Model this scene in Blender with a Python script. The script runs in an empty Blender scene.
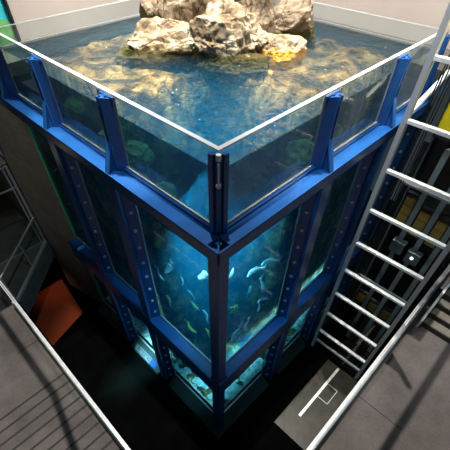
import bpy, bmesh, math, random
from mathutils import Vector, Matrix, noise
PI = math.pi
S = bpy.context.scene
COL = S.collection

# ------------------------------------------------------------------ camera, world, light, exposure
cd = bpy.data.cameras.new('camera'); cam = bpy.data.objects.new('camera', cd); COL.objects.link(cam)
S.camera = cam
th = math.radians(49.6); hx = math.sqrt(.5)
fwd = Vector((hx*math.cos(th), hx*math.cos(th), -math.sin(th)))
cam.location = (-3.5*hx, -3.5*hx, 11.0)
cam.rotation_euler = fwd.to_track_quat('-Z', 'Y').to_euler()
cd.sensor_width = 36; cd.lens = 348/450*36; cd.shift_x = 6.5/450; cd.shift_y = 51/450
cd.clip_start = .05; cd.clip_end = 200

S.view_settings.view_transform = 'Standard'; S.view_settings.look = 'None'
S.view_settings.gamma = 1; S.view_settings.use_curve_mapping = False
S.view_settings.exposure = 0.0
S.cycles.transparent_max_bounces = 24
S.cycles.max_bounces = 10
S.cycles.sample_clamp_indirect = 6
S.cycles.caustics_reflective = False; S.cycles.caustics_refractive = False

w = bpy.data.worlds.new('world'); S.world = w; w.use_nodes = True
w.node_tree.nodes['Background'].inputs[0].default_value = (.75, .85, 1, 1)
w.node_tree.nodes['Background'].inputs[1].default_value = .05

def light(name, kind, loc, target, power, color=(1,1,1), **k):
    l = bpy.data.lights.new(name, kind); o = bpy.data.objects.new(name, l); COL.objects.link(o)
    o.location = loc; l.energy = power; l.color = color
    o.rotation_euler = (Vector(target)-Vector(loc)).to_track_quat('-Z', 'Y').to_euler()
    for a, b in k.items(): setattr(l, a, b)
    return o
light('skylight_sun', 'SUN', (0, 0, 20), (-.08*20, -.12*20, 0), 3.1, (1, .93, .86), angle=math.radians(.6))
light('spot_over_rocks', 'SPOT', (3.6, 1.6, 15), (3.5, 3.4, 9), 4000, (1, .94, .84), spot_size=math.radians(46), spot_blend=.6, shadow_soft_size=.10)
light('spot_over_water', 'SPOT', (4.0, 5.5, 15.5), (2.0, 5.0, 8), 3000, (1, .93, .82), spot_size=math.radians(50), spot_blend=.6, shadow_soft_size=.15)
light('spot_over_left_bays', 'SPOT', (.3, 3.0, 15.5), (.6, 3.2, 7.5), 7000, (1, .9, .75), spot_size=math.radians(34), spot_blend=.6, shadow_soft_size=.15)
light('spot_over_right_bays', 'SPOT', (3.0, .3, 15.5), (3.2, .6, 7.5), 6500, (1, .9, .75), spot_size=math.radians(34), spot_blend=.6, shadow_soft_size=.15)
light('spot_over_deep', 'SPOT', (.8, .8, 15.5), (1.6, 1.6, 8), 6500, (.55, .78, 1), spot_size=math.radians(28), spot_blend=.5, shadow_soft_size=.15)
light('spot_on_frame_left', 'SPOT', (-.18, .3, 15), (-.2, 2.8, 8.0), 1300, (.85, .93, 1), spot_size=math.radians(46), spot_blend=.6, shadow_soft_size=.2)
light('spot_on_frame_right', 'SPOT', (.3, -.18, 15), (3.0, -.2, 8.0), 1900, (.85, .93, 1), spot_size=math.radians(46), spot_blend=.6, shadow_soft_size=.2)
light('wall_washer_back', 'SPOT', (3.4, 4.0, 13.5), (3.0, 7.5, 9.4), 3000, (1, .92, .85), spot_size=math.radians(75), spot_blend=.8, shadow_soft_size=.4)
light('wall_washer_right', 'SPOT', (4.0, 3.4, 13.5), (7.5, 2.6, 9.4), 3000, (1, .92, .85), spot_size=math.radians(75), spot_blend=.8, shadow_soft_size=.4)
light('pier_fill', 'SPOT', (-3.8, 6.0, 12.5), (-.1, 7.15, 5.4), 700, (1, .93, .84), spot_size=math.radians(22), spot_blend=.6, shadow_soft_size=.2)  # unseen spot added to brighten the concrete pier
for nm, z, pw, wd, a, b in (('upper', 7.48, 60, .10, .3, 2.0), ('base', 3.02, 125, .22, .2, 6.0)):  # hidden lights added in the water to brighten the windows
    tx = .13+(z-.4)*(.5 if z > 5 else .34); c = (a+b)/2
    light('underwater_fill_%s_left' % nm, 'AREA', (.08+wd/2, c, z), (tx, c, .4), pw, (.35, .85, 1), shape='RECTANGLE', size=wd, size_y=b-a, spread=math.radians(56 if z > 5 else 36))
    light('underwater_fill_%s_right' % nm, 'AREA', (c, .08+wd/2, z), (c, tx, .4), pw, (.35, .85, 1), shape='RECTANGLE', size=b-a, size_y=wd, spread=math.radians(56 if z > 5 else 36))
light('lamp_below_gallery', 'SPOT', (-1.2, 8.0, 1.3), (-.9, 8.4, 0), 14, (1, .55, .25), spot_size=math.radians(110), spot_blend=1.0, shadow_soft_size=.25)
light('lobby_lamp', 'POINT', (-2.4, 9.4, 4.6), (-2, 9.6, 0), 7, (1, .8, .5), shadow_soft_size=.15)
light('shaft_lamp', 'AREA', (5.0, -1.3, 10.6), (5.3, -1.3, 5), 130, (1, .95, .88), size=.5)

# ------------------------------------------------------------------ materials
def mat(name, col=(.5,.5,.5), rough=.5, metal=0, spec=.5, **k):
    m = bpy.data.materials.new(name); m.use_nodes = True
    b = m.node_tree.nodes['Principled BSDF']
    b.inputs['Base Color'].default_value = (*col, 1); b.inputs['Roughness'].default_value = rough
    b.inputs['Metallic'].default_value = metal; b.inputs['Specular IOR Level'].default_value = spec
    if 'emit' in k:
        b.inputs['Emission Color'].default_value = (*k['emit'], 1); b.inputs['Emission Strength'].default_value = k.get('es', 1)
    return m
def N(m, t, **k):
    n = m.node_tree.nodes.new(t)
    for a, b in k.items(): setattr(n, a, b)
    return n
def noisy(m, scale, cols, detail=6, bump=0, bscale=None, rough=.6, dist=0, kind='Object'):
    """colour ramp over noise, optional bump"""
    nt = m.node_tree; L = nt.links; b = nt.nodes['Principled BSDF']
    tc = N(m, 'ShaderNodeTexCoord'); nz = N(m, 'ShaderNodeTexNoise')
    nz.inputs['Scale'].default_value = scale; nz.inputs['Detail'].default_value = detail
    nz.inputs['Roughness'].default_value = rough; nz.inputs['Distortion'].default_value = dist
    L.new(tc.outputs[kind], nz.inputs['Vector'])
    r = N(m, 'ShaderNodeValToRGB'); e = r.color_ramp.elements
    while len(e) > 1: e.remove(e[-1])
    e[0].position, e[0].color = cols[0][0], (*cols[0][1], 1)
    for p, c in cols[1:]:
        x = e.new(p); x.color = (*c, 1)
    L.new(nz.outputs['Fac'], r.inputs[0]); L.new(r.outputs[0], b.inputs['Base Color'])
    if bump:
        n2 = N(m, 'ShaderNodeTexNoise'); n2.inputs['Scale'].default_value = bscale or scale*4; n2.inputs['Detail'].default_value = 8
        L.new(tc.outputs[kind], n2.inputs['Vector'])
        bp = N(m, 'ShaderNodeBump'); bp.inputs['Strength'].default_value = bump; bp.inputs['Distance'].default_value = .05
        L.new(n2.outputs['Fac'], bp.inputs['Height']); L.new(bp.outputs[0], b.inputs['Normal'])
    return m
M = {}
M['blue'] = noisy(mat('blue_paint', rough=.32, spec=.6), 3, [(.3, (.006,.055,.20)), (.7, (.011,.085,.29))], bump=.05, bscale=60)
M['bolt'] = mat('bolt_steel', (.35,.48,.66), .4, .1)
M['navy'] = mat('dark_navy', (.004,.012,.06), .45)
M['edge'] = mat('polished_acrylic_edge', (.62,.66,.68), .25, 0, .6)
M['gasket'] = noisy(mat('cream_sealant', rough=.5), 12, [(.35, (.55,.5,.36)), (.65, (.75,.72,.62))])
M['steel'] = noisy(mat('brushed_steel', rough=.35, metal=.25), 8, [(.3, (.55,.56,.58)), (.7, (.80,.79,.79))])
M['alu'] = mat('grey_aluminium', (.42,.45,.47), .35, .5)
M['aludark'] = mat('shaft_aluminium', (.30,.33,.34), .4, .4)
M['white'] = mat('white_metal', (.75,.76,.76), .4)
M['black'] = mat('black_metal', (.012,.013,.014), .4)
M['gold'] = noisy(mat('brass_yellow', rough=.4, metal=.2), 6, [(.3, (.30,.17,.03)), (.7, (.48,.30,.06))])
M['yellow'] = mat('yellow_paint', (.85,.62,.01), .4)
M['concrete'] = noisy(mat('board_marked_concrete', rough=.85), 1.6, [(.25, (.055,.05,.042)), (.55, (.10,.095,.08)), (.8, (.16,.15,.13))], detail=10, bump=.5, bscale=9, rough=.7)
M['wall'] = noisy(mat('beige_wall', rough=.8), .8, [(.3, (.40,.36,.33)), (.7, (.46,.42,.385))], bump=.05)
M['deck'] = noisy(mat('wet_deck', rough=.35), 2.2, [(.3, (.09,.075,.055)), (.7, (.20,.18,.15))], bump=.2)
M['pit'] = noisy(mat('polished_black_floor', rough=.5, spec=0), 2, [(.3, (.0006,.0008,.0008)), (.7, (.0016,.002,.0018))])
M['orange'] = noisy(mat('orange_carpet', rough=.95), 40, [(.3, (.16,.022,.002)), (.7, (.26,.04,.004))])
M['shadow_seam'] = mat('dark_strip', (.012,.012,.012), .7)  # shared by the painted shadow strips and the carpet seams
M['foliage'] = noisy(mat('mural_green', rough=.6), 5, [(.35, (.05,.22,.06)), (.5, (.12,.42,.12)), (.7, (.3,.5,.2))])
M['stairtop'] = noisy(mat('stair_carpet', rough=.95), 30, [(.3, (.12,.11,.09)), (.7, (.24,.22,.18))], bump=.4)
M['riser'] = noisy(mat('stair_riser', rough=.9), 30, [(.3, (.02,.02,.018)), (.7, (.05,.048,.04))])
M['plinth'] = noisy(mat('dark_green_slate', rough=.4), 5, [(.3, (.010,.024,.024)), (.7, (.02,.042,.042))])
M['fascia'] = noisy(mat('grey_fascia', rough=.25, metal=.3), 3, [(.3, (.10,.13,.15)), (.7, (.16,.2,.22))])
M['sign'] = mat('sign_board', (.13,.15,.155), .4); M['signblue'] = mat('sign_blue', (.006,.05,.22), .4); M['ink'] = mat('sign_ink', (.01,.02,.03), .5)
M['lamp'] = mat('lamp_lens', (1,1,1), .3, emit=(1,1,1), es=6)

def carpet():
    m = noisy(mat('grey_brown_carpet', rough=.95, spec=.1), 55, [(.3, (.12,.107,.10)), (.7, (.22,.20,.188))], detail=8, bump=.6, bscale=180)
    nt = m.node_tree; L = nt.links; b = nt.nodes['Principled BSDF']; src = b.inputs['Base Color'].links[0].from_socket
    tc = N(m, 'ShaderNodeTexCoord'); n1 = N(m, 'ShaderNodeTexNoise'); n1.inputs['Scale'].default_value = .7; n1.inputs['Detail'].default_value = 8; n1.inputs['Roughness'].default_value = .7
    L.new(tc.outputs['Object'], n1.inputs['Vector']); mr = N(m, 'ShaderNodeMapRange'); mr.inputs[1].default_value = .3; mr.inputs[2].default_value = .7; mr.inputs[3].default_value = .6; mr.inputs[4].default_value = 1.15
    L.new(n1.outputs['Fac'], mr.inputs[0]); mx = N(m, 'ShaderNodeVectorMath', operation='SCALE'); L.new(src, mx.inputs[0]); L.new(mr.outputs[0], mx.inputs['Scale']); L.new(mx.outputs[0], b.inputs['Base Color'])
    return m
M['carpet'] = carpet()

def glass(name, tint=(.93,.97,.98), refl=1.0, rough=.02, ior=1.45, haze=0, hazecol=(.6,.65,.7)):
    m = bpy.data.materials.new(name); m.use_nodes = True; nt = m.node_tree; nt.nodes.clear(); L = nt.links
    o = N(m, 'ShaderNodeOutputMaterial'); mx = N(m, 'ShaderNodeMixShader'); t = N(m, 'ShaderNodeBsdfTransparent'); g = N(m, 'ShaderNodeBsdfGlossy')
    t.inputs[0].default_value = (*tint, 1); g.inputs['Roughness'].default_value = rough
    f = N(m, 'ShaderNodeFresnel'); f.inputs[0].default_value = ior
    mul = N(m, 'ShaderNodeMath', operation='MULTIPLY'); mul.inputs[1].default_value = refl
    ge = N(m, 'ShaderNodeNewGeometry'); fr = N(m, 'ShaderNodeMath', operation='SUBTRACT'); fr.inputs[0].default_value = 1; L.new(ge.outputs['Backfacing'], fr.inputs[1])
    m3 = N(m, 'ShaderNodeMath', operation='MULTIPLY'); L.new(f.outputs[0], mul.inputs[0]); L.new(mul.outputs[0], m3.inputs[0]); L.new(fr.outputs[0], m3.inputs[1]); L.new(m3.outputs[0], mx.inputs[0]); L.new(t.outputs[0], mx.inputs[1]); L.new(g.outputs[0], mx.inputs[2])
    last = mx
    if haze:  # grey mixed in for acrylic haze and the pale wall reflection
        d = N(m, 'ShaderNodeBsdfDiffuse'); d.inputs[0].default_value = (*hazecol, 1)
        m2 = N(m, 'ShaderNodeMixShader'); m2.inputs[0].default_value = haze
        L.new(mx.outputs[0], m2.inputs[1]); L.new(d.outputs[0], m2.inputs[2]); last = m2
    L.new(last.outputs[0], o.inputs[0]); return m
M['acrylic'] = glass('tank_acrylic', (.92,.97,.97), 1.0, haze=.07)
M['window'] = glass('tank_window', (.92,.97,.97), .5)
M['glass'] = glass('balustrade_glass', (.86,.93,.93), 1.0)
M['shaftglass'] = glass('shaft_glass', (.85,.9,.9), .8)
M['greenedge'] = mat('green_acrylic_edge', (.03,.42,.24), .25)

def volume(m, out):
    L = m.node_tree.links
    a = N(m, 'ShaderNodeVolumeAbsorption'); a.inputs['Color'].default_value = (0, .60, .84, 1); a.inputs['Density'].default_value = .46
    s = N(m, 'ShaderNodeVolumeScatter'); s.inputs['Color'].default_value = (.02, .50, .95, 1); s.inputs['Density'].default_value = .17; s.inputs['Anisotropy'].default_value = .2
    ad = N(m, 'ShaderNodeAddShader'); L.new(a.outputs[0], ad.inputs[0]); L.new(s.outputs[0], ad.inputs[1]); L.new(ad.outputs[0], out.inputs['Volume'])
def water_mats():
    m = bpy.data.materials.new('water_surface'); m.use_nodes = True; nt = m.node_tree; nt.nodes.clear(); L = nt.links
    o = N(m, 'ShaderNodeOutputMaterial'); mx = N(m, 'ShaderNodeMixShader'); t = N(m, 'ShaderNodeBsdfTransparent'); g = N(m, 'ShaderNodeBsdfGlossy')
    g.inputs['Roughness'].default_value = .03
    f = N(m, 'ShaderNodeFresnel'); f.inputs[0].default_value = 1.33
    tc = N(m, 'ShaderNodeTexCoord'); n1 = N(m, 'ShaderNodeTexNoise'); n1.inputs['Scale'].default_value = 5.5; n1.inputs['Detail'].default_value = 4; n1.inputs['Distortion'].default_value = .8
    L.new(tc.outputs['Object'], n1.inputs['Vector'])
    bp = N(m, 'ShaderNodeBump'); bp.inputs['Strength'].default_value = 1.0; bp.inputs['Distance'].default_value = .12
    L.new(n1.outputs['Fac'], bp.inputs['Height']); L.new(bp.outputs[0], g.inputs['Normal']); L.new(bp.outputs[0], f.inputs['Normal'])
    ge = N(m, 'ShaderNodeNewGeometry'); fr = N(m, 'ShaderNodeMath', operation='SUBTRACT'); fr.inputs[0].default_value = 1; L.new(ge.outputs['Backfacing'], fr.inputs[1])
    m3 = N(m, 'ShaderNodeMath', operation='MULTIPLY'); L.new(f.outputs[0], m3.inputs[0]); L.new(fr.outputs[0], m3.inputs[1]); L.new(m3.outputs[0], mx.inputs[0])
    L.new(t.outputs[0], mx.inputs[1]); L.new(g.outputs[0], mx.inputs[2]); L.new(mx.outputs[0], o.inputs[0])
    volume(m, o)
    m2 = bpy.data.materials.new('water_body'); m2.use_nodes = True; m2.node_tree.nodes.clear()
    o = N(m2, 'ShaderNodeOutputMaterial'); t = N(m2, 'ShaderNodeBsdfTransparent'); m2.node_tree.links.new(t.outputs[0], o.inputs[0]); volume(m2, o)
    return m, m2

def rockmat(name, cols, stain=None, scale=2.2, crack=.8):
    m = noisy(mat(name, rough=.85, spec=.25), scale, cols, detail=10, rough=.65, dist=.4)
    nt = m.node_tree; L = nt.links; b = nt.nodes['Principled BSDF']; tc = N(m, 'ShaderNodeTexCoord')
    v = N(m, 'ShaderNodeTexVoronoi', feature='DISTANCE_TO_EDGE'); v.inputs['Scale'].default_value = 3.2
    nz = N(m, 'ShaderNodeTexNoise'); nz.inputs['Scale'].default_value = 3; nz.inputs['Detail'].default_value = 6
    mxv = N(m, 'ShaderNodeMix', data_type='VECTOR'); mxv.inputs[0].default_value = .25
    L.new(tc.outputs['Object'], nz.inputs['Vector']); L.new(tc.outputs['Object'], mxv.inputs[4]); L.new(nz.outputs['Color'], mxv.inputs[5]); L.new(mxv.outputs[1], v.inputs['Vector'])
    mr = N(m, 'ShaderNodeMapRange'); mr.inputs[2].default_value = .06; L.new(v.outputs['Distance'], mr.inputs[0]); 
    n2 = N(m, 'ShaderNodeTexNoise'); n2.inputs['Scale'].default_value = 11; n2.inputs['Detail'].default_value = 10; n2.inputs['Roughness'].default_value = .7
    L.new(tc.outputs['Object'], n2.inputs['Vector'])
    ad = N(m, 'ShaderNodeMath', operation='MULTIPLY_ADD'); ad.inputs[1].default_value = .35; L.new(mr.outputs[0], ad.inputs[0]); L.new(n2.outputs['Fac'], ad.inputs[2])
    bp = N(m, 'ShaderNodeBump'); bp.inputs['Strength'].default_value = crack; bp.inputs['Distance'].default_value = .08
    L.new(ad.outputs[0], bp.inputs['Height']); L.new(bp.outputs[0], b.inputs['Normal'])
    src = b.inputs['Base Color'].links[0].from_socket
    dk = N(m, 'ShaderNodeMix', data_type='RGBA', blend_type='MULTIPLY'); dk.inputs[0].default_value = .75
    cr = N(m, 'ShaderNodeValToRGB'); cr.color_ramp.elements[0].color = (.18, .14, .09, 1); cr.color_ramp.elements[1].position = .5; cr.color_ramp.elements[1].color = (1,1,1,1)
    L.new(mr.outputs[0], cr.inputs[0]); L.new(src, dk.inputs[6]); L.new(cr.outputs[0], dk.inputs[7]); L.new(dk.outputs[2], b.inputs['Base Color'])
    if stain:   # waterline algae band with its own ragged outline
        z0, z1, c = stain
        src = b.inputs['Base Color'].links[0].from_socket
        ge = N(m, 'ShaderNodeNewGeometry'); sp = N(m, 'ShaderNodeSeparateXYZ'); L.new(ge.outputs['Position'], sp.inputs[0])
        n3 = N(m, 'ShaderNodeTexNoise'); n3.inputs['Scale'].default_value = 4; n3.inputs['Detail'].default_value = 6; L.new(ge.outputs['Position'], n3.inputs['Vector'])
        ma = N(m, 'ShaderNodeMath', operation='MULTIPLY_ADD'); ma.inputs[1].default_value = -.35; L.new(n3.outputs['Fac'], ma.inputs[0]); L.new(sp.outputs['Z'], ma.inputs[2])
        r = N(m, 'ShaderNodeMapRange'); r.inputs[1].default_value = z0-.17; r.inputs[2].default_value = z1-.17; r.inputs[3].default_value = 1; r.inputs[4].default_value = 0
        L.new(ma.outputs[0], r.inputs[0])
        mc = N(m, 'ShaderNodeMix', data_type='RGBA'); L.new(r.outputs[0], mc.inputs[0]); L.new(src, mc.inputs[6]); mc.inputs[7].default_value = (*c, 1)
        L.new(mc.outputs[2], b.inputs['Base Color'])
    return m
PALE = [(.30, (.12,.085,.05)), (.43, (.36,.27,.17)), (.54, (.60,.49,.34)), (.72, (.80,.71,.56))]
M['palerock'] = rockmat('pale_island_rock', PALE, (8.72, 8.80, (.06,.05,.015)))
M['greyrock'] = rockmat('grey_island_rock', [(.30, (.08,.06,.04)), (.5, (.28,.22,.15)), (.72, (.52,.44,.33))], (8.70, 8.80, (.08,.08,.01)))
M['orangerock'] = rockmat('orange_stained_rock', PALE, (8.67, 8.74, (.75,.38,.04)))
M['reef'] = rockmat('brown_algae_reef', [(.38, (.02,.015,.007)), (.47, (.09,.055,.02)), (.56, (.34,.19,.05)), (.70, (.66,.46,.18))], scale=2.3, crack=1.0)

# ------------------------------------------------------------------ mesh helpers
def obj(name, bm, m, parent=None, smooth=False, bevel=0):
    me = bpy.data.meshes.new(name)
    bmesh.ops.recalc_face_normals(bm, faces=bm.faces)
    bm.to_mesh(me); bm.free()
    for x in (m if isinstance(m, (list, tuple)) else [m]): me.materials.append(x)
    if smooth:
        for p in me.polygons: p.use_smooth = True
    o = bpy.data.objects.new(name, me); COL.objects.link(o)
    if parent: o.parent = parent
    if bevel:
        b = o.modifiers.new('bevel', 'BEVEL'); b.width = bevel; b.segments = 2; b.limit_method = 'ANGLE'
    return o
def B(*boxes):
    bm = bmesh.new()
    for x0, x1, y0, y1, z0, z1 in boxes: addbox(bm, x0, x1, y0, y1, z0, z1)
    return bm
def addbox(bm, x0, x1, y0, y1, z0, z1):
    v = [bm.verts.new((x, y, z)) for x in (x0, x1) for y in (y0, y1) for z in (z0, z1)]
    for f in ((0,1,3,2),(4,6,7,5),(0,4,5,1),(2,3,7,6),(0,2,6,4),(1,5,7,3)): bm.faces.new([v[i] for i in f])
def prism(bm, pts, z0, z1, axis='z'):
    """extrude 2D polygon; axis z: pts are (x,y); axis y: pts are (x,z) from y=z0..z1; axis x: pts are (y,z)"""
    def P(a, b, c): return {'z': (a, b, c), 'y': (a, c, b), 'x': (c, a, b)}[axis]
    lo = [bm.verts.new(P(a, b, z0)) for a, b in pts]; hi = [bm.verts.new(P(a, b, z1)) for a, b in pts]
    n = len(pts)
    bm.faces.new(lo); bm.faces.new(hi)
    for i in range(n): bm.faces.new([lo[i], lo[(i+1) % n], hi[(i+1) % n], hi[i]])
    return bm
def tube(bm, a, b, r, seg=10):
    a, b = Vector(a), Vector(b); d = (b-a).normalized(); q = d.to_track_quat('Z', 'Y')
    A = [bm.verts.new(a+q@Vector((r*math.cos(t*2*PI/seg), r*math.sin(t*2*PI/seg), 0))) for t in range(seg)]
    C = [bm.verts.new(b+q@Vector((r*math.cos(t*2*PI/seg), r*math.sin(t*2*PI/seg), 0))) for t in range(seg)]
    bm.faces.new(A); bm.faces.new(C)
    for i in range(seg): bm.faces.new([A[i], A[(i+1) % seg], C[(i+1) % seg], C[i]])
    return bm
def bar(bm, a, b, w, h):
    """rectangular bar from a to b; w horizontal, h vertical-ish"""
    a, b = Vector(a), Vector(b); d = (b-a).normalized(); up = Vector((0,0,1)) if abs(d.z) < .95 else Vector((1,0,0))
    s = d.cross(up).normalized(); u = s.cross(d).normalized()
    A = [bm.verts.new(a+s*i*w/2+u*j*h/2) for i, j in ((-1,-1),(1,-1),(1,1),(-1,1))]
    C = [bm.verts.new(b+s*i*w/2+u*j*h/2) for i, j in ((-1,-1),(1,-1),(1,1),(-1,1))]
    bm.faces.new(A); bm.faces.new(C)
    for i in range(4): bm.faces.new([A[i], A[(i+1) % 4], C[(i+1) % 4], C[i]])
    return bm
def mirror(bm):           # swap x and y : left face -> right face
    for v in bm.verts: v.co = Vector((v.co.y, v.co.x, v.co.z))
    return bm
def tag(o, label, cat, group=None, kind=None):
    o['label'] = label; o['category'] = cat
    if group: o['group'] = group
    if kind: o['kind'] = kind
    return o
def thing(name, label, cat, loc=(0,0,0), group=None):
    o = bpy.data.objects.new(name, None); COL.objects.link(o); o.location = loc; o.empty_display_size = .2
    return tag(o, label, cat, group)
def under(o, parent):     # parent while keeping world position of a mesh written in world coordinates
    o.parent = parent; o.matrix_parent_inverse = Matrix.Translation(-Vector(parent.location)); return o
def part(name, bm, m, parent, **k):
    o = obj(name, bm, m, None, **k)
    r = parent
    tot = Vector((0,0,0))
    while r is not None: tot += Vector(r.location); r = r.parent
    for v in o.data.vertices: v.co -= tot
    o.parent = parent; return o
def struct(name, bm, m, **k):
    o = obj(name, bm, m, None, **k); o['kind'] = 'structure'; return o

# ------------------------------------------------------------------ setting
E_ = -2.42
G = 2.45
bm = prism(bmesh.new(), [(E_,E_),(E_,6.24),(-.46,8.16),(-.46,14),(-14,14),(-14,-14),(14,-14),(14,E_)], G-.4, G)
struct('floor', bm, M['carpet'])
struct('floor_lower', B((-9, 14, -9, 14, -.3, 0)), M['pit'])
struct('trim_1', prism(bmesh.new(), [(-2.3, 8.6), (-.55, 8.6), (-.80, 6.5), (-2.3, 6.0)], 0, .015), M['orange'])
struct('wall_back', B((.95, 7.7, 7.5, 7.7, 8.3, 13)), M['wall'])
struct('wall_right', B((7.5, 7.7, -2.4, 7.5, 8.3, 13)), M['wall'])
struct('trim_2', B((-.6, 7.5, 6.32, 7.5, 8.1, 8.35), (6.12, 7.5, -.28, 6.32, 8.1, 8.35)), M['deck'])
struct('trim_3', B((.90, .95, 7.44, 7.5, 8.0, 13)), M['black'])
bm = B((-.02, .5, 6.16, 8.1, 0, 7.5), (-.30, -.02, 6.9, 8.1, 0, 7.5))
bm.free(); bm = prism(bmesh.new(), [(0,6.20),(.6,6.20),(.6,8.1),(-.45,8.1)], 0, 7.55)
struct('wall_left', bm, M['concrete'])
struct('wall_upper_left', B((-8, -.5, 8.2, 8.4, 5.5, 13)), M['wall'])
struct('ceiling_lobby', B((-8, -.46, 8.16, 14, 5.48, 5.6)), M['wall'])
struct('wall_lobby', B((-8, -.4, 13.6, 13.8, 2.45, 5.3), (-.46, -.3, 8.4, 13.6, 2.45, 5.3)), M['concrete'])
# unseen overhead bars added to cast the shadow bands on the carpet
struct('added_shadow_bar_1', bar(bmesh.new(), (.2, -2.38, 13), (9, -2.38, 13), .17, .3), M['alu'])
bm = bar(bmesh.new(), (-2.15, 9, 13), (-2.15, 4.1, 13), .16, .3); bar(bm, (-2.15, 4.1, 13), (-2.72, 1.2, 13), .16, .3)
struct('added_shadow_bar_2', bm, M['alu'])

struct('sun_block_slab', B((-9, 8, 7.9, 14, 13, 13.3)), M['wall'])  # unseen slab added to keep the sun off the orange floor
# painted mural left of the grey wall
m = mat('mural_paint', rough=.6); noisy(m, 1.6, [(.35, (.02,.45,.5)), (.55, (.03,.62,.72)), (.75, (.5,.75,.78))], detail=3)
struct('wall_mural', B((-4, .90, 7.52, 7.6, 7.55, 13)), m)
bm = prism(bmesh.new(), [(-4, 7.55), (.90, 7.55), (.90, 8.74), (.6, 8.86), (.2, 8.78), (-.3, 8.95), (-.9, 8.8), (-1.6, 9.0), (-4, 8.9)], 7.505, 7.52, 'y'); struct('trim_8', bm, M['foliage'])

# ------------------------------------------------------------------ the aquarium frame
Z = dict(rim=9.0, glass=7.88, ledge=7.8, ledge_lo=7.58, ring=3.62, ring_lo=3.08, win=3.66)
tank = thing('aquarium', 'tall two-storey corner aquarium with blue painted steel frame standing in the dark pit', 'aquarium')
LX, LY = 6.1, 6.19        # tank length along x (right face) and y (left face)
def both(fn, length_left, length_right):
    fn(length_left, False); fn(length_right, True)

def ledge(L, mir):
    bm = B((-.30, -.055, -.06 if 0 else -.055, L+.35*(not mir), Z['ledge']-.03, Z['ledge']),      # top plate
           (-.30, -.275, -.30, L+.35*(not mir), Z['ledge_lo'], Z['ledge']+.006),                  # fascia
           (-.30, -.05, -.05, L, Z['ledge_lo'], Z['ledge_lo']+.025),
           (-.055, .0, -.055, L, Z['ledge']-.05, Z['glass']-.03))
    if mir: mirror(bm)
    part('ledge_beam', bm, M['blue'], tank, bevel=.004)
    bm = B((-.02, .0, .06, L, Z['glass']-.02, Z['glass']+.008))
    if mir: mirror(bm)
    part('sealant_strip', bm, M['gasket'], tank)
both(ledge, LY, LX)
# recessed corner box with crossed plates
bm = B((-.275, -.055, -.275, -.055, Z['ledge']-.13, Z['ledge']-.11))
bar(bm, (-.275, -.275, Z['ledge']-.055), (-.0, -.0, Z['ledge']-.055), .02, .11)
bar(bm, (-.275, -.055, Z['ledge']-.04), (-.055, -.055, Z['ledge']-.04), .02, .09)
bar(bm, (-.055, -.275, Z['ledge']-.04), (-.055, -.055, Z['ledge']-.04), .02, .09)
part('corner_box', bm, M['blue'], tank)

def ring(L, mir):
    bm = B((-.30, .02, -.28, L, Z['ring']-.03, Z['ring']), (-.30, -.275, -.30, L, Z['ring_lo'], Z['ring']+.01),
           (-.30, .02, -.28, L, Z['ring_lo'], Z['ring_lo']+.03), (-.02, .02, 0, L, Z['ring_lo'], Z['ring']))
    if mir: mirror(bm)
    part('ring_beam', bm, M['blue'], tank, bevel=.004)
both(ring, LY, LX)

# posts above the ledge, each a channel that flares to the ledge
def upper_post(c, mir):
    bm = bmesh.new()
    sec = [(0, c-.15), (-.11, c-.01), (-.13, c-.01), (-.13, c+.025), (-.10, c+.025), (-.10, c+.065), (-.13, c+.065), (-.13, c+.10), (-.11, c+.10), (0, c+.13)]
    prism(bm, sec, 7.80, 8.94)
    prism(bm, [(-.10, 8.30), (-.285, 7.80), (-.10, 7.80)], c+.03, c+.055, 'y')
    v = [bm.verts.new(q) for q in ((-.13, c-.015, 8.30), (-.13, c+.105, 8.30), (-.295, c+.105, 7.80), (-.295, c-.015, 7.80), (-.11, c-.015, 8.30), (-.11, c+.105, 8.30), (-.275, c+.105, 7.80), (-.275, c-.015, 7.80))]
    for f in ((0,1,2,3),(4,5,6,7),(0,1,5,4),(1,2,6,5),(2,3,7,6),(3,0,4,7)): bm.faces.new([v[q] for q in f])
    tube(bm, (-.09, c+.05, 8.92), (-.09, c+.05, 8.96), .016); tube(bm, (-.05, c-.03, 8.92), (-.05, c-.03, 8.97), .016)
    addbox(bm, -.03, -.005, c-.16, c+.16, 8.92, 8.96)
    if mir: mirror(bm)
    p = part('post', bm, M['blue'], tank, bevel=.003)
    bm = B((-.005, .0, c-.20, c+.26, Z['glass'], 8.97))
    if mir: mirror(bm)
    part('backing_plate', bm, M['alu'], p)
for c in (2.20, 4.28, 6.15): upper_post(c, False)
for c in (2.25, 4.35, 6.0): upper_post(c, True)
# corner post: folded plates round the glass corner
bm = prism(bmesh.new(), [(-.015,.0),(-.10,.0),(-.10,-.03),(-.05,-.035),(-.035,-.05),(-.03,-.10),(0,-.10),(0,-.015)], Z['ledge']-.1, 8.97)
bm.free()
bm = prism(bmesh.new(), [(-.085,.085),(-.075,.02),(-.045,.02),(-.065,-.03),(-.03,-.065),(.02,-.045),(.02,-.075),(.085,-.085),(.085,-.065),(.0,.0),(-.065,.085)], Z['ledge']-.1, 8.965)
p = part('corner_post', bm, M['navy'] if 0 else M['blue'], tank)
bm = tube(bmesh.new(), (-.075,-.075,8.62), (-.075,-.075,8.9), .011); tube(bm, (-.085,-.085,8.61), (-.06,-.06,8.61), .03); tube(bm, (-.05,-.05,8.92), (-.05,-.05,8.99), .03)
part('latch', bm, M['white'], p)

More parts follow.
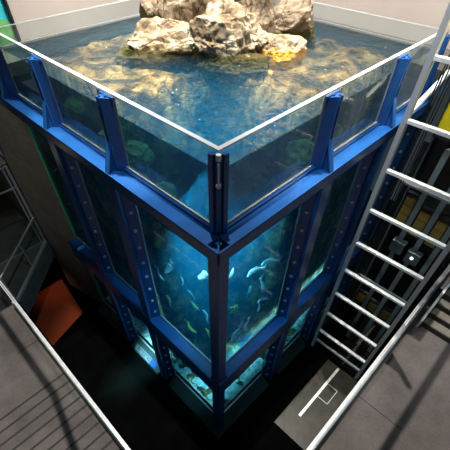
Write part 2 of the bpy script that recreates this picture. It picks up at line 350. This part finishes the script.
# mullions of the main storey and of the base, with bolts on the web
def mullion(c, mir, z0, z1):
    y0, y1 = c-.16, c+.2
    bm = prism(bmesh.new(), [(.0, y0), (-.22, y0+.16), (-.22, y0+.10), (-.28, y0+.10), (-.28, y1+.02), (-.22, y1+.02), (-.22, y1-.04), (.0, y1-.04)], z0, z1)
    if mir: mirror(bm)
    p = part('mullion', bm, M['blue'], tank)
    n = max(2, int((z1-z0)/.40))
    for i in range(n):
        z = z0+.25+i*(z1-z0-.4)/(n-1)
        b = tube(bmesh.new(), (-.10, y0+.085, z), (-.118, y0+.055, z), .034, 8)
        if mir: mirror(b)
        part('bolt', b, M['bolt'], p)
for c in (2.20, 4.25): mullion(c, False, Z['ring'], Z['ledge_lo']); mullion(c, False, 0, Z['ring_lo'])
for c in (2.22, 4.25, 6.2): mullion(c, True, Z['ring'], Z['ledge_lo']); mullion(c, True, 0, Z['ring_lo'])
bm = B((-.275, -.06, -.275, -.06, Z['ring'], Z['ledge_lo'])); part('corner_column', bm, M['blue'], tank, bevel=.01)
bm = B((-.275, -.06, -.275, -.06, 0, Z['ring_lo'])); part('corner_column', bm, M['blue'], tank, bevel=.01)

# acrylic upper panels
def upanel(a, b, mir):
    bm = B((0, .06, a, b, Z['glass'], 8.985))
    if mir: mirror(bm)
    p = part('acrylic_panel', bm, M['acrylic'], tank)
    bm = B((0, .06, a, b, 8.985, 9.0))
    if mir: mirror(bm)
    part('polished_edge', bm, M['edge'], p)
for a, b in ((0, 2.10), (2.10, 4.2), (4.2, 6.19)): upanel(a, b, False)
for a, b in ((.06, 2.15), (2.15, 4.3), (4.3, 6.1)): upanel(a, b, True)
for bx in ((.06, LX, 6.19, 6.205, 8.3, 8.985), (LX, LX+.015, 0, 6.19, 8.3, 8.985)):
    p = part('acrylic_panel', B(bx), M['acrylic'], tank)
    x0, x1, y0, y1, _, _ = bx; part('polished_edge', B((x0, x1, y0, y1, 8.985, 9.0)), M['edge'], p)
part('weir_edge', B((.08, LX-.02, 6.13, 6.165, 8.66, 8.70), (LX-.05, LX-.02, .1, 6.19, 8.66, 8.70)), M['alu'], tank)
# windows of the main storey and base
def win(a, b, z0, z1, mir, frame=True):
    bm = B((0, .06, a, b, z0, z1))
    if mir: mirror(bm)
    p = part('window_panel', bm, M['window'], tank)
    bm = B((-.03, .0, a, b, z0-.02, z0+.03), (-.03, .0, b-.025, b, z0, z1))
    if mir: mirror(bm)
    part('window_gasket', bm, M['aludark'], p)
for mir in (False, True):
    L = LX if mir else LY
    for a, b in ((.0 if not mir else .06, 2.06), (2.38, 4.10), (4.42, L)):
        win(a, b, Z['win'], 7.6, mir)
    for a, b in ((.12, 1.95), (2.45, 3.98), (4.5, L-.1)):
        win(a, b, .42, 3.08, mir)
        # sloping slate sill under each base window
        bm = prism(bmesh.new(), [(.02, 0), (-.36, 0), (-.36, .10), (.0, .42), (.02, .42)], a+.02 if a > 1 else -.0, b+.02, 'y')
        if a < 1:
            bm.free(); bm = bmesh.new()
            s = [(-.36, -.36, .10), (0, 0, .42), (0, b, .42), (-.36, b, .10), (-.36, -.36, 0), (0, 0, 0), (0, b, 0), (-.36, b, 0)]
            v = [bm.verts.new(q) for q in s]
            for f in ((0,1,2,3),(4,5,6,7),(0,1,5,4),(1,2,6,5),(2,3,7,6),(3,0,4,7)): bm.faces.new([v[i] for i in f])
        if mir: mirror(bm)
        part('sill', bm, M['plinth'], tank)
# green acrylic end edge at the concrete pier
part('panel_edge', B((-.05, .0, 6.08, 6.18, .4, 7.58)), M['greenedge'], tank)

# ------------------------------------------------------------------ water
ws, wb = water_mats()
bm = B((.061, LX-.005, .061, LY-.01, .36, 8.68))
bm.faces.ensure_lookup_table(); bmesh.ops.recalc_face_normals(bm, faces=bm.faces)
for f in bm.faces: f.material_index = 0 if f.calc_center_median().z > 8.6 else 1
wo = obj('water', bm, [ws, wb]); tag(wo, 'clear blue-green water filling the aquarium below the glass rim', 'water', kind='stuff')

# ------------------------------------------------------------------ reef inside the tank
def ss(a, b, x):
    t = max(0, min(1, (x-a)/(b-a))); return t*t*(3-2*t)
def reef_h(x, y):
    r = math.hypot(x*1.0, y*1.0)
    n = noise.fractal(Vector((x*.9, y*.9, 3)), 1, 2, 5)
    v = noise.voronoi(Vector((x*1.1+7, y*1.1, .5)))[0]
    lump = (v[1]-v[0])*.8
    dg = min(x, y)/max(x, y); base = .4 + 1.0*ss(1.3, 2.0, r+n*.25) + 4.0*ss(2.0+.3*dg, 3.1+.3*dg, r+n*.25) + 3.3*ss(2.5+.9*dg, 3.3+.9*dg, r+n*.35)
    m_ = min(x, y); base = .3+(base-.3)*ss(.38, .75, m_+.1*n)
    base += .55*ss(2.2, 4.5, r)*lump*ss(.38,.75,m_) + .35*n
    base += .25*noise.fractal(Vector((x*3, y*3, 9)), 1, 2, 4)
    return max(.3, min(base, 8.42-.22*min(1,lump)+.08*n))
n = 170; bm = bmesh.new(); g = []
for i in range(n+1):
    row = []
    for j in range(n+1):
        x = .12+(LX-.2)*i/n; y = .12+(LY-.2)*j/n
        row.append(bm.verts.new((x, y, reef_h(x, y))))
    g.append(row)
for i in range(n):
    for j in range(n): bm.faces.new([g[i][j], g[i+1][j], g[i+1][j+1], g[i][j+1]])
bm.normal_update()
reef = obj('reef', bm, M['reef'], smooth=True)
tag(reef, 'brown algae-covered submerged rock reef rising around the island inside the aquarium', 'reef')

M['sand'] = noisy(mat('pale_gravel', rough=.9), 9, [(.35, (.25,.28,.24)), (.5, (.6,.62,.55)), (.7, (.85,.85,.78))], bump=.8, bscale=14)
bm = bmesh.new(); n = 90; g = []
for i in range(n+1):
    g.append([bm.verts.new((.08+(LX-.1)*i/n, .08+(LY-.1)*j/n, .46+.10*noise.fractal(Vector((i*.13, j*.13, 1)), 1, 2, 4))) for j in range(n+1)])
for i in range(n):
    for j in range(n): bm.faces.new([g[i][j], g[i+1][j], g[i+1][j+1], g[i][j+1]])
so = obj('gravel_bed', bm, M['sand'], smooth=True); tag(so, 'pale gravel covering the bottom of the aquarium behind the base windows', 'gravel', kind='stuff')

# ------------------------------------------------------------------ island boulders
LAT = Vector((hx, -hx, 0)); DEP = Vector((hx, hx, 0)); UP = Vector((0,0,1))
def boulder(c, rl, rd, rh, seed, m, label, amp=.30, tilt=0, facet=.22, sub=6):
    bm = bmesh.new(); bmesh.ops.create_icosphere(bm, subdivisions=sub, radius=1)
    s = Vector((seed*3.7, seed*1.3, seed*7.1))
    rot = Matrix.Rotation(tilt, 3, 'Y')
    rr = random.Random(seed); planes = []
    for i in range(26):
        nn = Vector((rr.gauss(0,1), rr.gauss(0,1), rr.gauss(0,.8))).normalized(); planes.append((nn, rr.uniform(.72, 1.0)))
    for v in bm.verts:
        p = v.co.copy()
        q = p*1.25+s
        d = noise.voronoi(q*1.1)[0]
        k = 1+amp*.8*noise.fractal(q*.9, 1, 2, 3)+facet*.6*(d[1]-d[0]-.3)+.05*(1-2*abs(noise.noise(q*4)))
        pk = p*k
        for nn, off in planes:
            t = pk.dot(nn)
            if t > off: k *= (off+.12*(t-off))/t; pk = p*k
        k += .05*noise.fractal(q*4.5, 1, 2, 4) - .06*abs(noise.noise(q*Vector((2.2,2.2,5)).length*.5))
        p = Vector((p.x, p.y, p.z))*k
        # bedding ledges
        p.z += .05*math.sin(p.z*13+3*noise.noise(q))
        p = rot@Vector((p.x*rl, p.y*rd, p.z*rh))
        v.co = LAT*p.x+DEP*p.y+UP*p.z
    o = obj('boulder', bm, m, smooth=False)
    o.location = c; tag(o, label, 'rock', 'boulders of the island'); return o
boulder((2.50, 3.85, 8.62), .95, .60, .50, 1, M['palerock'], 'low pale boulder at the left tip of the island', tilt=-.15)
boulder((3.20, 3.05, 8.70), .95, .72, .74, 2, M['palerock'], 'large sunlit cream boulder at the front centre of the island')
boulder((4.05, 4.25, 9.0), 1.25, .95, 1.15, 3, M['greyrock'], 'tall rear boulder forming the peak of the island')
boulder((3.45, 5.05, 8.85), .62, .7, .95, 4, M['greyrock'], 'brown boulder at the rear left behind the low pale one')
boulder((4.10, 3.00, 8.85), .42, .55, .85, 5, M['greyrock'], 'narrow upright boulder on the right flank beside the peak')
boulder((5.00, 2.90, 8.72), .72, .50, .50, 6, M['greyrock'], 'rugged grey-brown boulder at the right rear end of the island', amp=.4)
boulder((3.98, 2.32, 8.62), .62, .38, .34, 7, M['orangerock'], 'low boulder with orange stained foot at the front right')
boulder((3.0, 2.55, 8.54), .75, .34, .26, 8, M['palerock'], 'flat wet boulder at the water edge under the large cream one')
boulder((2.00, 4.35, 8.50), .42, .40, .30, 9, M['greyrock'], 'small dark boulder half under water at the far left tip')

M['stone'] = rockmat('olive_stone', [(.32, (.06,.05,.02)), (.5, (.34,.27,.10)), (.7, (.62,.55,.28))], scale=2.6)
for k, (c, r, lab) in enumerate((((.62, 2.75, 7.55), .34, 'olive stone under water behind the left side middle pane, nearest the corner'),
        ((.66, 3.45, 7.70), .30, 'olive stone under water behind the left side middle pane, farther from the corner'),
        ((.70, 4.75, 7.75), .36, 'olive stone under water behind the farthest left pane'),
        ((.60, 2.05, 7.05), .28, 'small olive stone deep beside the second blue post on the left side'),
        ((2.85, .66, 7.50), .34, 'olive stone under water behind the right side middle pane, nearest the corner'),
        ((3.65, .66, 7.65), .32, 'olive stone under water behind the right side middle pane, farther from the corner'))):
    o = boulder(c, r, r*.9, r*.8, 20+k, M['stone'], lab, sub=4); o.name = 'reef_stone'; o['group'] = 'stones on the reef edge'

# ------------------------------------------------------------------ fish
def fishmat(name, top, belly, stripe=None):
    m = mat(name, rough=.3, metal=.15); nt = m.node_tree; L = nt.links; b = nt.nodes['Principled BSDF']
    tc = N(m, 'ShaderNodeTexCoord'); sp = N(m, 'ShaderNodeSeparateXYZ'); L.new(tc.outputs['Generated'], sp.inputs[0])
    r = N(m, 'ShaderNodeValToRGB'); r.color_ramp.elements[0].position = .35; r.color_ramp.elements[0].color = (*belly, 1)
    r.color_ramp.elements[1].position = .7; r.color_ramp.elements[1].color = (*top, 1); L.new(sp.outputs['Z'], r.inputs[0])
    out = r.outputs[0]
    if stripe:
        wv = N(m, 'ShaderNodeTexWave'); wv.inputs['Scale'].default_value = 1.4; wv.inputs['Distortion'].default_value = .5; L.new(tc.outputs['Generated'], wv.inputs['Vector'])
        mx = N(m, 'ShaderNodeMix', data_type='RGBA'); L.new(wv.outputs['Fac'], mx.inputs[0]); L.new(out, mx.inputs[6]); mx.inputs[7].default_value = (*stripe, 1); out = mx.outputs[2]
    L.new(out, b.inputs['Base Color']); return m
FM = {'silver': fishmat('silver_scales', (.8,.88,.9), (1,1,1)), 'yellow': fishmat('yellow_scales', (.85,.75,.12), (1,.95,.5)),
      'blue': fishmat('teal_scales', (.3,.6,.65), (.6,.9,.95)), 'striped': fishmat('striped_scales', (.55,.6,.15), (.9,.9,.5), (.04,.12,.05))}
EYE = mat('fish_eye', (.01,.01,.01), .1)
def fish(a, b, col, label, deep=.11, bend=.08):
    """fish with its snout at a and tail tip at b"""
    a, b = Vector(a), Vector(b); L = (b-a).length*1.1
    bm = bmesh.new(); ns, nr = 14, 10; rings = []
    for i in range(ns+1):
        t = i/ns; rz = deep*.95*math.sin(PI*min(1, t**.75))**.8*(1-.25*t)+.012; ry = rz*.5
        cy = bend*math.sin(t*PI*1.1)
        rings.append([bm.verts.new((t*.82, cy+ry*math.cos(k*2*PI/nr), rz*math.sin(k*2*PI/nr))) for k in range(nr)])
    for i in range(ns):
        for k in range(nr): bm.faces.new([rings[i][k], rings[i][(k+1) % nr], rings[i+1][(k+1) % nr], rings[i+1][k]])
    bm.faces.new(rings[0]); bm.faces.new(rings[-1])
    x = (b-a).normalized(); side = UP.cross(x)
    side = side.normalized() if side.length > .1 else Vector((hx, -hx, 0)); z = x.cross(side).normalized()
    R = Matrix((x, side, z)).transposed()
    def fin(pts, y=0.0):
        f = bmesh.new(); prism(f, pts, y-.004, y+.004, 'y'); return f
    root = obj('fish', bm, FM[col], smooth=True)
    tag(root, label, 'fish', 'fish in the aquarium')
    cyt = bend*math.sin(.9*PI)
    obj('tail_fin', fin([(.78,.0),(1,.10),(.94,0),(1,-.10)], cyt), FM[col], root)
    obj('dorsal_fin', fin([(.28,deep*.85),(.45,deep*1.35),(.62,deep*.6)], bend*.9), FM[col], root)
    obj('pelvic_fin', fin([(.35,-deep*.85),(.5,-deep*1.25),(.55,-deep*.7)], bend*.9), FM[col], root)
    for s in (-1, 1):
        e = bmesh.new(); bmesh.ops.create_icosphere(e, subdivisions=1, radius=.018)
        for v in e.verts: v.co += Vector((.1, bend*.3+s*deep*.34, deep*.2))
        obj('eye', e, EYE, root)
    root.matrix_world = Matrix.Translation(a)@(R.to_4x4())@Matrix.Scale(L, 4)
    return root
LF = 'seen through the left window'; RF = 'seen through the right window'
fish((.50,2.35,4.62), (.50,2.03,5.25), 'silver', 'curved silver fish with tail up near the left edge of the left window', .10, .12)
fish((.50,2.39,4.29), (.50,2.70,4.62), 'silver', 'slim silver fish diving beside the mullion, left window', .08)
fish((.70,1.98,4.28), (.70,1.96,4.71), 'blue', 'thin upright teal fish alone in the middle of the left window', .09)
fish((.40,.98,5.65), (.40,.62,6.10), 'silver', 'plump silver fish nearest the corner column, left window', .13, .10)
fish((1.0,2.64,3.06), (1.0,3.10,2.90), 'blue', 'faint teal fish deep behind the yellow one, left window', .1)
fish((.50,2.47,3.64), (.50,2.33,3.23), 'yellow', 'small bright yellow fish hanging upright, left window', .14)
fish((.80,1.93,4.08), (.80,1.67,4.0), 'blue', 'small pale teal fish above the striped one, left window', .13)
fish((.50,1.12,4.30), (.50,1.42,4.38), 'striped', 'round green and yellow striped fish in the left window', .24, .03)
fish((.40,1.17,3.36), (.40,1.57,3.52), 'yellow', 'yellow-backed fish lowest but one in the left window', .14, .12)
fish((.60,1.12,4.22), (.60,.96,3.85), 'blue', 'teal fish close to the corner column, beside the striped fish', .12)
fish((.40,.85,3.96), (.40,.69,3.69), 'yellow', 'small yellow fish at the bottom right of the left window', .13)
fish((1.36,.50,5.31), (2.02,.50,5.14), 'silver', 'largest silver fish, lower of the overlapping pair in the right window', .11)
fish((2.01,.62,5.07), (2.79,.62,4.68), 'silver', 'long silver fish, upper of the overlapping pair in the right window', .08)
fish((2.18,.60,3.95), (2.02,.60,4.65), 'blue', 'slender teal fish swimming down under the silver pair', .08)
fish((1.93,.50,3.42), (1.94,.50,3.92), 'silver', 'small silver fish nose down, crossing another one, right window', .1)
fish((2.02,.60,3.62), (2.61,.60,3.28), 'silver', 'thin silver fish crossing behind the nose-down one, right window', .06)
fish((1.41,.40,3.17), (1.48,.40,3.66), 'silver', 'small upright silver fish near the bottom of the right window', .1)
fish((1.11,.50,4.35), (.83,.50,4.72), 'striped', 'yellow fish with dark stripes beside the corner, right window', .22, .03)
fish((1.04,.50,2.95), (1.28,.50,3.45), 'blue', 'blue-green fish lowest in the right window next to the corner', .15)
fish((.92,.50,5.95), (.66,.50,5.72), 'silver', 'silver fish half hidden by the corner column, right window', .14)
fish((2.05,.90,4.05), (1.95,.90,3.72), 'blue', 'pale teal fish in the middle of the right window', .16)
fish((2.74,1.2,4.89), (3.42,1.2,4.08), 'blue', 'faint thin fish deep under the ledge, right window', .04)

# ------------------------------------------------------------------ sign on the sill of the second left bay
sign = thing('sill_sign', 'small white information sign with a blue end lying on the dark sill', 'sign', (-.26, 3.2, .22))
def slope(y0, y1, x0, x1, t, off=.0):
    bm = bmesh.new(); f = lambda x: .10+(x+.36)*(.32/.36)+off
    prism(bm, [(x0, f(x0)), (x1, f(x1)), (x1, f(x1)+t), (x0, f(x0)+t)], y0, y1, 'y'); return bm
part('board', slope(2.98, 3.80, -.34, -.18, .015, .004), M['sign'], sign)
part('blue_panel', slope(2.68, 2.98, -.34, -.18, .015, .004), M['signblue'], sign)
bm = bmesh.new(); random.seed(5)
for i in range(9):
    y = 3.02+i*.086
    for x0 in (-.31, -.25):
        if random.random() < .8:
            f = lambda x: .10+(x+.36)*(.32/.36)+.02
            a = x0+random.random()*.01; bb = a+.035
            prism(bm, [(a, f(a)), (bb, f(bb)), (bb, f(bb)+.003), (a, f(a)+.003)], y, y+.045, 'y')
part('lettering', bm, M['ink'], sign)

# ------------------------------------------------------------------ gallery balustrades
def balustrade(name, label, a, b, mir):
    """glass balustrade along y from a to b at x=-2.4 (mir: along x at y=-2.4)"""
    t = thing(name, label, 'balustrade', ((-2.44, (a+b)/2, G) if not mir else ((a+b)/2, -2.44, G)), 'gallery balustrades')
    def mk(nm, bm, m, **k):
        if mir: mirror(bm)
        part(nm, bm, m, t, **k)
    mk('base_channel', B((-2.53 if mir else -2.50, -2.41, a, b, G, G+.14)), M['steel'], bevel=.004)
    mk('kerb_strip', B((-2.425, -2.405, a, b, G-.38, G)), M['alu'])
    n = max(1, round((b-a)/1.5))
    for i in range(n):
        mk('glass_panel', B((-2.45, -2.435, a+(b-a)*i/n+.01, a+(b-a)*(i+1)/n-.01, G+.14, G+1.06)), M['glass'])
    mk('handrail', B((-2.425, -2.395, a, b, G+1.06, G+1.10), (-2.47, -2.44, a, b, G+1.06, G+1.09)), M['steel'], bevel=.003)
balustrade('balustrade', 'glass balustrade with thin steel rail along the left gallery edge', -2.40, 6.24, False)
balustrade('balustrade', 'glass balustrade with broad bright steel base along the right gallery edge', -2.40, 9.5, True)
# diagonal balustrade at the far left
t = thing('balustrade', 'short glass balustrade turning diagonally towards the concrete pier', 'balustrade', (-1.45, 7.2, G), 'gallery balustrades')
A, Bp = Vector((-2.36, 6.28, 0)), Vector((-.50, 8.10, 0))
bm = bar(bmesh.new(), A+UP*(G+1.08), Bp+UP*(G+1.08), .04, .05); part('handrail', bm, M['alu'], t)
bm = bar(bmesh.new(), A+UP*(G+.03), Bp+UP*(G+.03), .08, .08); part('base_channel', bm, M['alu'], t)
part('glass_panel', bar(bmesh.new(), A+UP*(G+.56), Bp+UP*(G+.56), .015, .98), M['glass'], t)
for k in (.0, .52, 1.0):
    q = A.lerp(Bp, k); part('upright', bar(bmesh.new(), q+UP*G, q+UP*(G+1.08), .03, .03), M['alu'], t)
struct('trim_6', bar(bmesh.new(), A+UP*(G-.36)+Vector((.03,-.03,0)), Bp+UP*(G-.36)+Vector((.03,-.03,0)), .03, .7), M['fascia'])

# glazed partition at the far left
t = thing('glazed_partition', 'tall grey-framed glass partition standing at the far end of the left gallery', 'partition', (-1.6, 8.12, G))
part('post', B((-.56, -.49, 8.08, 8.14, G, 5.45)), M['alu'], t); part('post', B((-.66, -.62, 8.08, 8.14, G, 5.45)), M['alu'], t)
for z in (5.41, 4.72): part('transom', B((-3.4, -.56, 8.09, 8.13, z, z+.04)), M['alu'], t)
part('transom', B((-3.4, -.56, 8.09, 8.13, G, G+.06)), M['alu'], t)
part('pane', B((-3.4, -.56, 8.105, 8.115, G+.06, 5.41)), M['glass'], t)

# dark strips laid on the carpet as painted shadow lines, then the seams
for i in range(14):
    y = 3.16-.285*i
    o = obj('shadow_strip', B((-7.5, -2.54, y-.026, y+.026, G, G+.006)), M['shadow_seam'])
    tag(o, 'thin black strip standing in for a shadow line on the left gallery carpet', 'shadow strip', 'painted shadow strips across the left gallery carpet')
o = obj('floor_seam', B((-3.15, -2.54, 4.56, 4.585, G, G+.004)), M['shadow_seam']); tag(o, 'single short dark seam in the left carpet beyond the strips', 'seam', 'carpet seams')
o = obj('floor_seam', B((2.35, 2.37, -3.7, -2.56, G, G+.004)), M['shadow_seam']); tag(o, 'thin dark seam crossing the right gallery carpet from the rail', 'seam', 'carpet seams')

# ------------------------------------------------------------------ stairs on the right gallery
st = thing('staircase', 'carpeted staircase rising to the right beside the right balustrade', 'stairs', (5.5, -3.4, G))
for i in range(9):
    x = 5.45+.29*i
    part('step', B((x, x+.32, -4.6, -2.74, G+.0, G+.17*(i+1))), M['riser'], st)
    part('tread', B((x+.03, x+.32, -4.6, -2.76, G+.17*(i+1), G+.17*(i+1)+.012)), M['stairtop'], st)
bm = prism(bmesh.new(), [(5.35, G), (5.35, G+.28), (8.2, G+.28+1.67), (8.2, G+1.2), (5.7, G)], -2.74, -2.68, 'y')
part('stringer', bm, M['white'], st)
for i in range(7):
    bm = bmesh.new(); x = 5.6+.36*i; z = G+.17+(x-5.35)*.586
    prism(bm, [(x, z-.1), (x+.18, z+.0), (x+.18, z+.1), (x, z)], -2.679, -2.672, 'y')
    part('glass_block', bm, M['aludark'], st)

# ------------------------------------------------------------------ elevator shaft
sh = thing('elevator_shaft', 'glazed elevator shaft with grey aluminium posts and ladder-like crossbars', 'elevator shaft', (4.22, -1.35, 0))
part('post', B((4.18, 4.30, -.54, -.44, 0, 12)), M['alu'], sh, bevel=.004)
part('post', B((4.18, 4.30, -2.28, -2.18, 0, 12)), M['alu'], sh, bevel=.004)
part('post', B((4.34, 4.42, -.50, -.42, 0, 12)), M['alu'], sh)
for i in range(10):
    z = 9.08-1.0*i
    if z < .2: continue
    part('crossbar', B((4.17, 4.26, -2.18, -.54, z-.03, z+.035)), M['steel'], sh, bevel=.004)
    if z > 1.0: part('pane', B((4.215, 4.225, -2.18, -.54, z-.965, z-.03)), M['shaftglass'], sh)
part('crossbar', B((4.19, 4.26, -2.18, -.54, .45, .52)), M['aludark'], sh)
part('post', B((6.9, 7.0, -.5, -.4, 0, 12)), M['alu'], sh)
part('back_panel', B((7.0, 7.1, -2.3, -.4, 0, 12)), M['black'], sh)

# elevator car: yellow panel with dark underside
car = thing('elevator_car', 'bright yellow elevator car high up in the glass shaft', 'elevator car', (5.9, -1.45, 7.45))
part('panel', B((5.5, 5.53, -2.12, -.76, 7.45, 9.6)), M['yellow'], car)
part('body', B((5.53, 6.6, -2.12, -.76, 7.5, 9.7)), M['black'], car)
part('skirt', B((5.49, 5.54, -2.14, -.74, 7.40, 7.46)), M['black'], car)

# guide rails
for y, lab in ((-.72, 'black guide rail in the shaft, nearest the aquarium'), (-1.17, 'grey guide rail between the first and second brass weights'), (-1.6, 'grey guide rail between the second and third brass weights'), (-2.02, 'grey guide rail in the shaft, nearest the gallery balustrade')):
    o = obj('guide_rail', B((5.42, 5.46, y-.02, y+.02, 0, 7.3), (5.40, 5.42, y-.06, y+.06, 0, 7.3)), M['aludark'] if y < -1 else M['black'])
    tag(o, lab, 'guide rail', 'guide rails in the elevator shaft')
for k, (x, y) in enumerate(((5.05, -.72), (5.05, -.67), (5.0, -.62), (5.0, -.57), (5.05, -.52))):
    o = obj('cable', tube(bmesh.new(), (x, y, .2), (x, y, 11.5), .012), M['black']); tag(o, ['black hoist cable in the shaft, nearest the gallery', 'black hoist cable in the shaft, second from the gallery', 'black hoist cable in the middle of the bundle', 'black hoist cable in the shaft, second from the tank', 'black hoist cable in the shaft, nearest the tank'][k], 'cable', 'elevator cables')
# counterweights: framed stacks of brass-coloured weights
names = {(-.95, 5.2): 'brass counterweight stack nearest the tank in the upper row', (-1.38, 5.0): 'brass counterweight stack in the middle of the upper row',
         (-1.80, 4.95): 'brass counterweight stack at the right end of the upper row',
         (-.95, 1.85): 'pale brass block nearest the tank at the foot of the shaft', (-1.38, 1.75): 'pale brass block in the middle at the foot of the shaft', (-1.80, 1.75): 'pale brass block nearest the gallery at the foot of the shaft'}
for (y, z), lab in names.items():
    h = .75 if z > 3 else .38
    t = thing('counterweight', lab, 'counterweight', (5.55, y, z), 'counterweights in the shaft')
    part('frame', B((5.50, 5.60, y-.17, y-.14, z-.05, z+h+.1), (5.50, 5.60, y+.14, y+.17, z-.05, z+h+.1), (5.50, 5.60, y-.17, y+.17, z+h+.05, z+h+.1)), M['black'], t)
    nn = 3 if h > .5 else 2
    for i in range(nn): part('weight', B((5.51, 5.59, y-.12, y+.12, z+h*i/nn, z+h*(i+1)/nn-.015)), M['gold'], t)
for y, z in ((-1.2, 4.55), (-1.65, 4.45)):
    t = thing('motor_box', 'dark machine box %s in the elevator shaft' % ('with a round white lamp' if y < -1.5 else 'left of the lamp box'), 'machine box', (5.4, y, z))
    part('housing', B((5.3, 5.5, y-.17, y+.17, z-.12, z+.25)), M['fascia'], t, bevel=.02)
    part('lens', tube(bmesh.new(), (5.3, y, z+.1), (5.28, y, z+.1), .035 if y < -1.5 else .02, 16), M['lamp'] if y < -1.5 else M['black'], t)
# landing beams
for z, lab in ((6.35, 'pale steel landing beam across the shaft above the brass weights'), (3.1, 'lower steel landing beam across the shaft')):
    o = obj('landing_beam', B((5.3, 5.36, -2.16, -.6, z-.05, z)), M['alu']); tag(o, lab, 'beam')
o = obj('brace', bar(bmesh.new(), (4.45, -.44, 8.1), (6.9, -.44, 8.75), .08, .07), M['white']); tag(o, 'white diagonal brace inside the shaft near the tank rim', 'brace')
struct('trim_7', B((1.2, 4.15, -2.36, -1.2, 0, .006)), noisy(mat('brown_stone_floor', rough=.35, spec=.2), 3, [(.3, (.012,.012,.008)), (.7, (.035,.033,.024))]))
o = obj('floor_reflection', B((1.9, 4.1, -1.68, -1.60, .006, .02)), M['steel']); tag(o, 'added narrow pale strip standing in for a light reflection on the dark lower floor beside the elevator shaft', 'reflection')  # pale strip added as a light's blurred reflection on the dark floor
o = obj('floor_hatch', B((2.8, 3.4, -2.05, -2.035, .006, .014), (2.8, 3.4, -1.645, -1.63, .006, .014), (2.8, 2.815, -2.05, -1.63, .006, .014), (3.385, 3.4, -2.05, -1.63, .006, .014)), M['alu'])
tag(o, 'thin square metal hatch outline in the glossy dark lower floor', 'hatch')
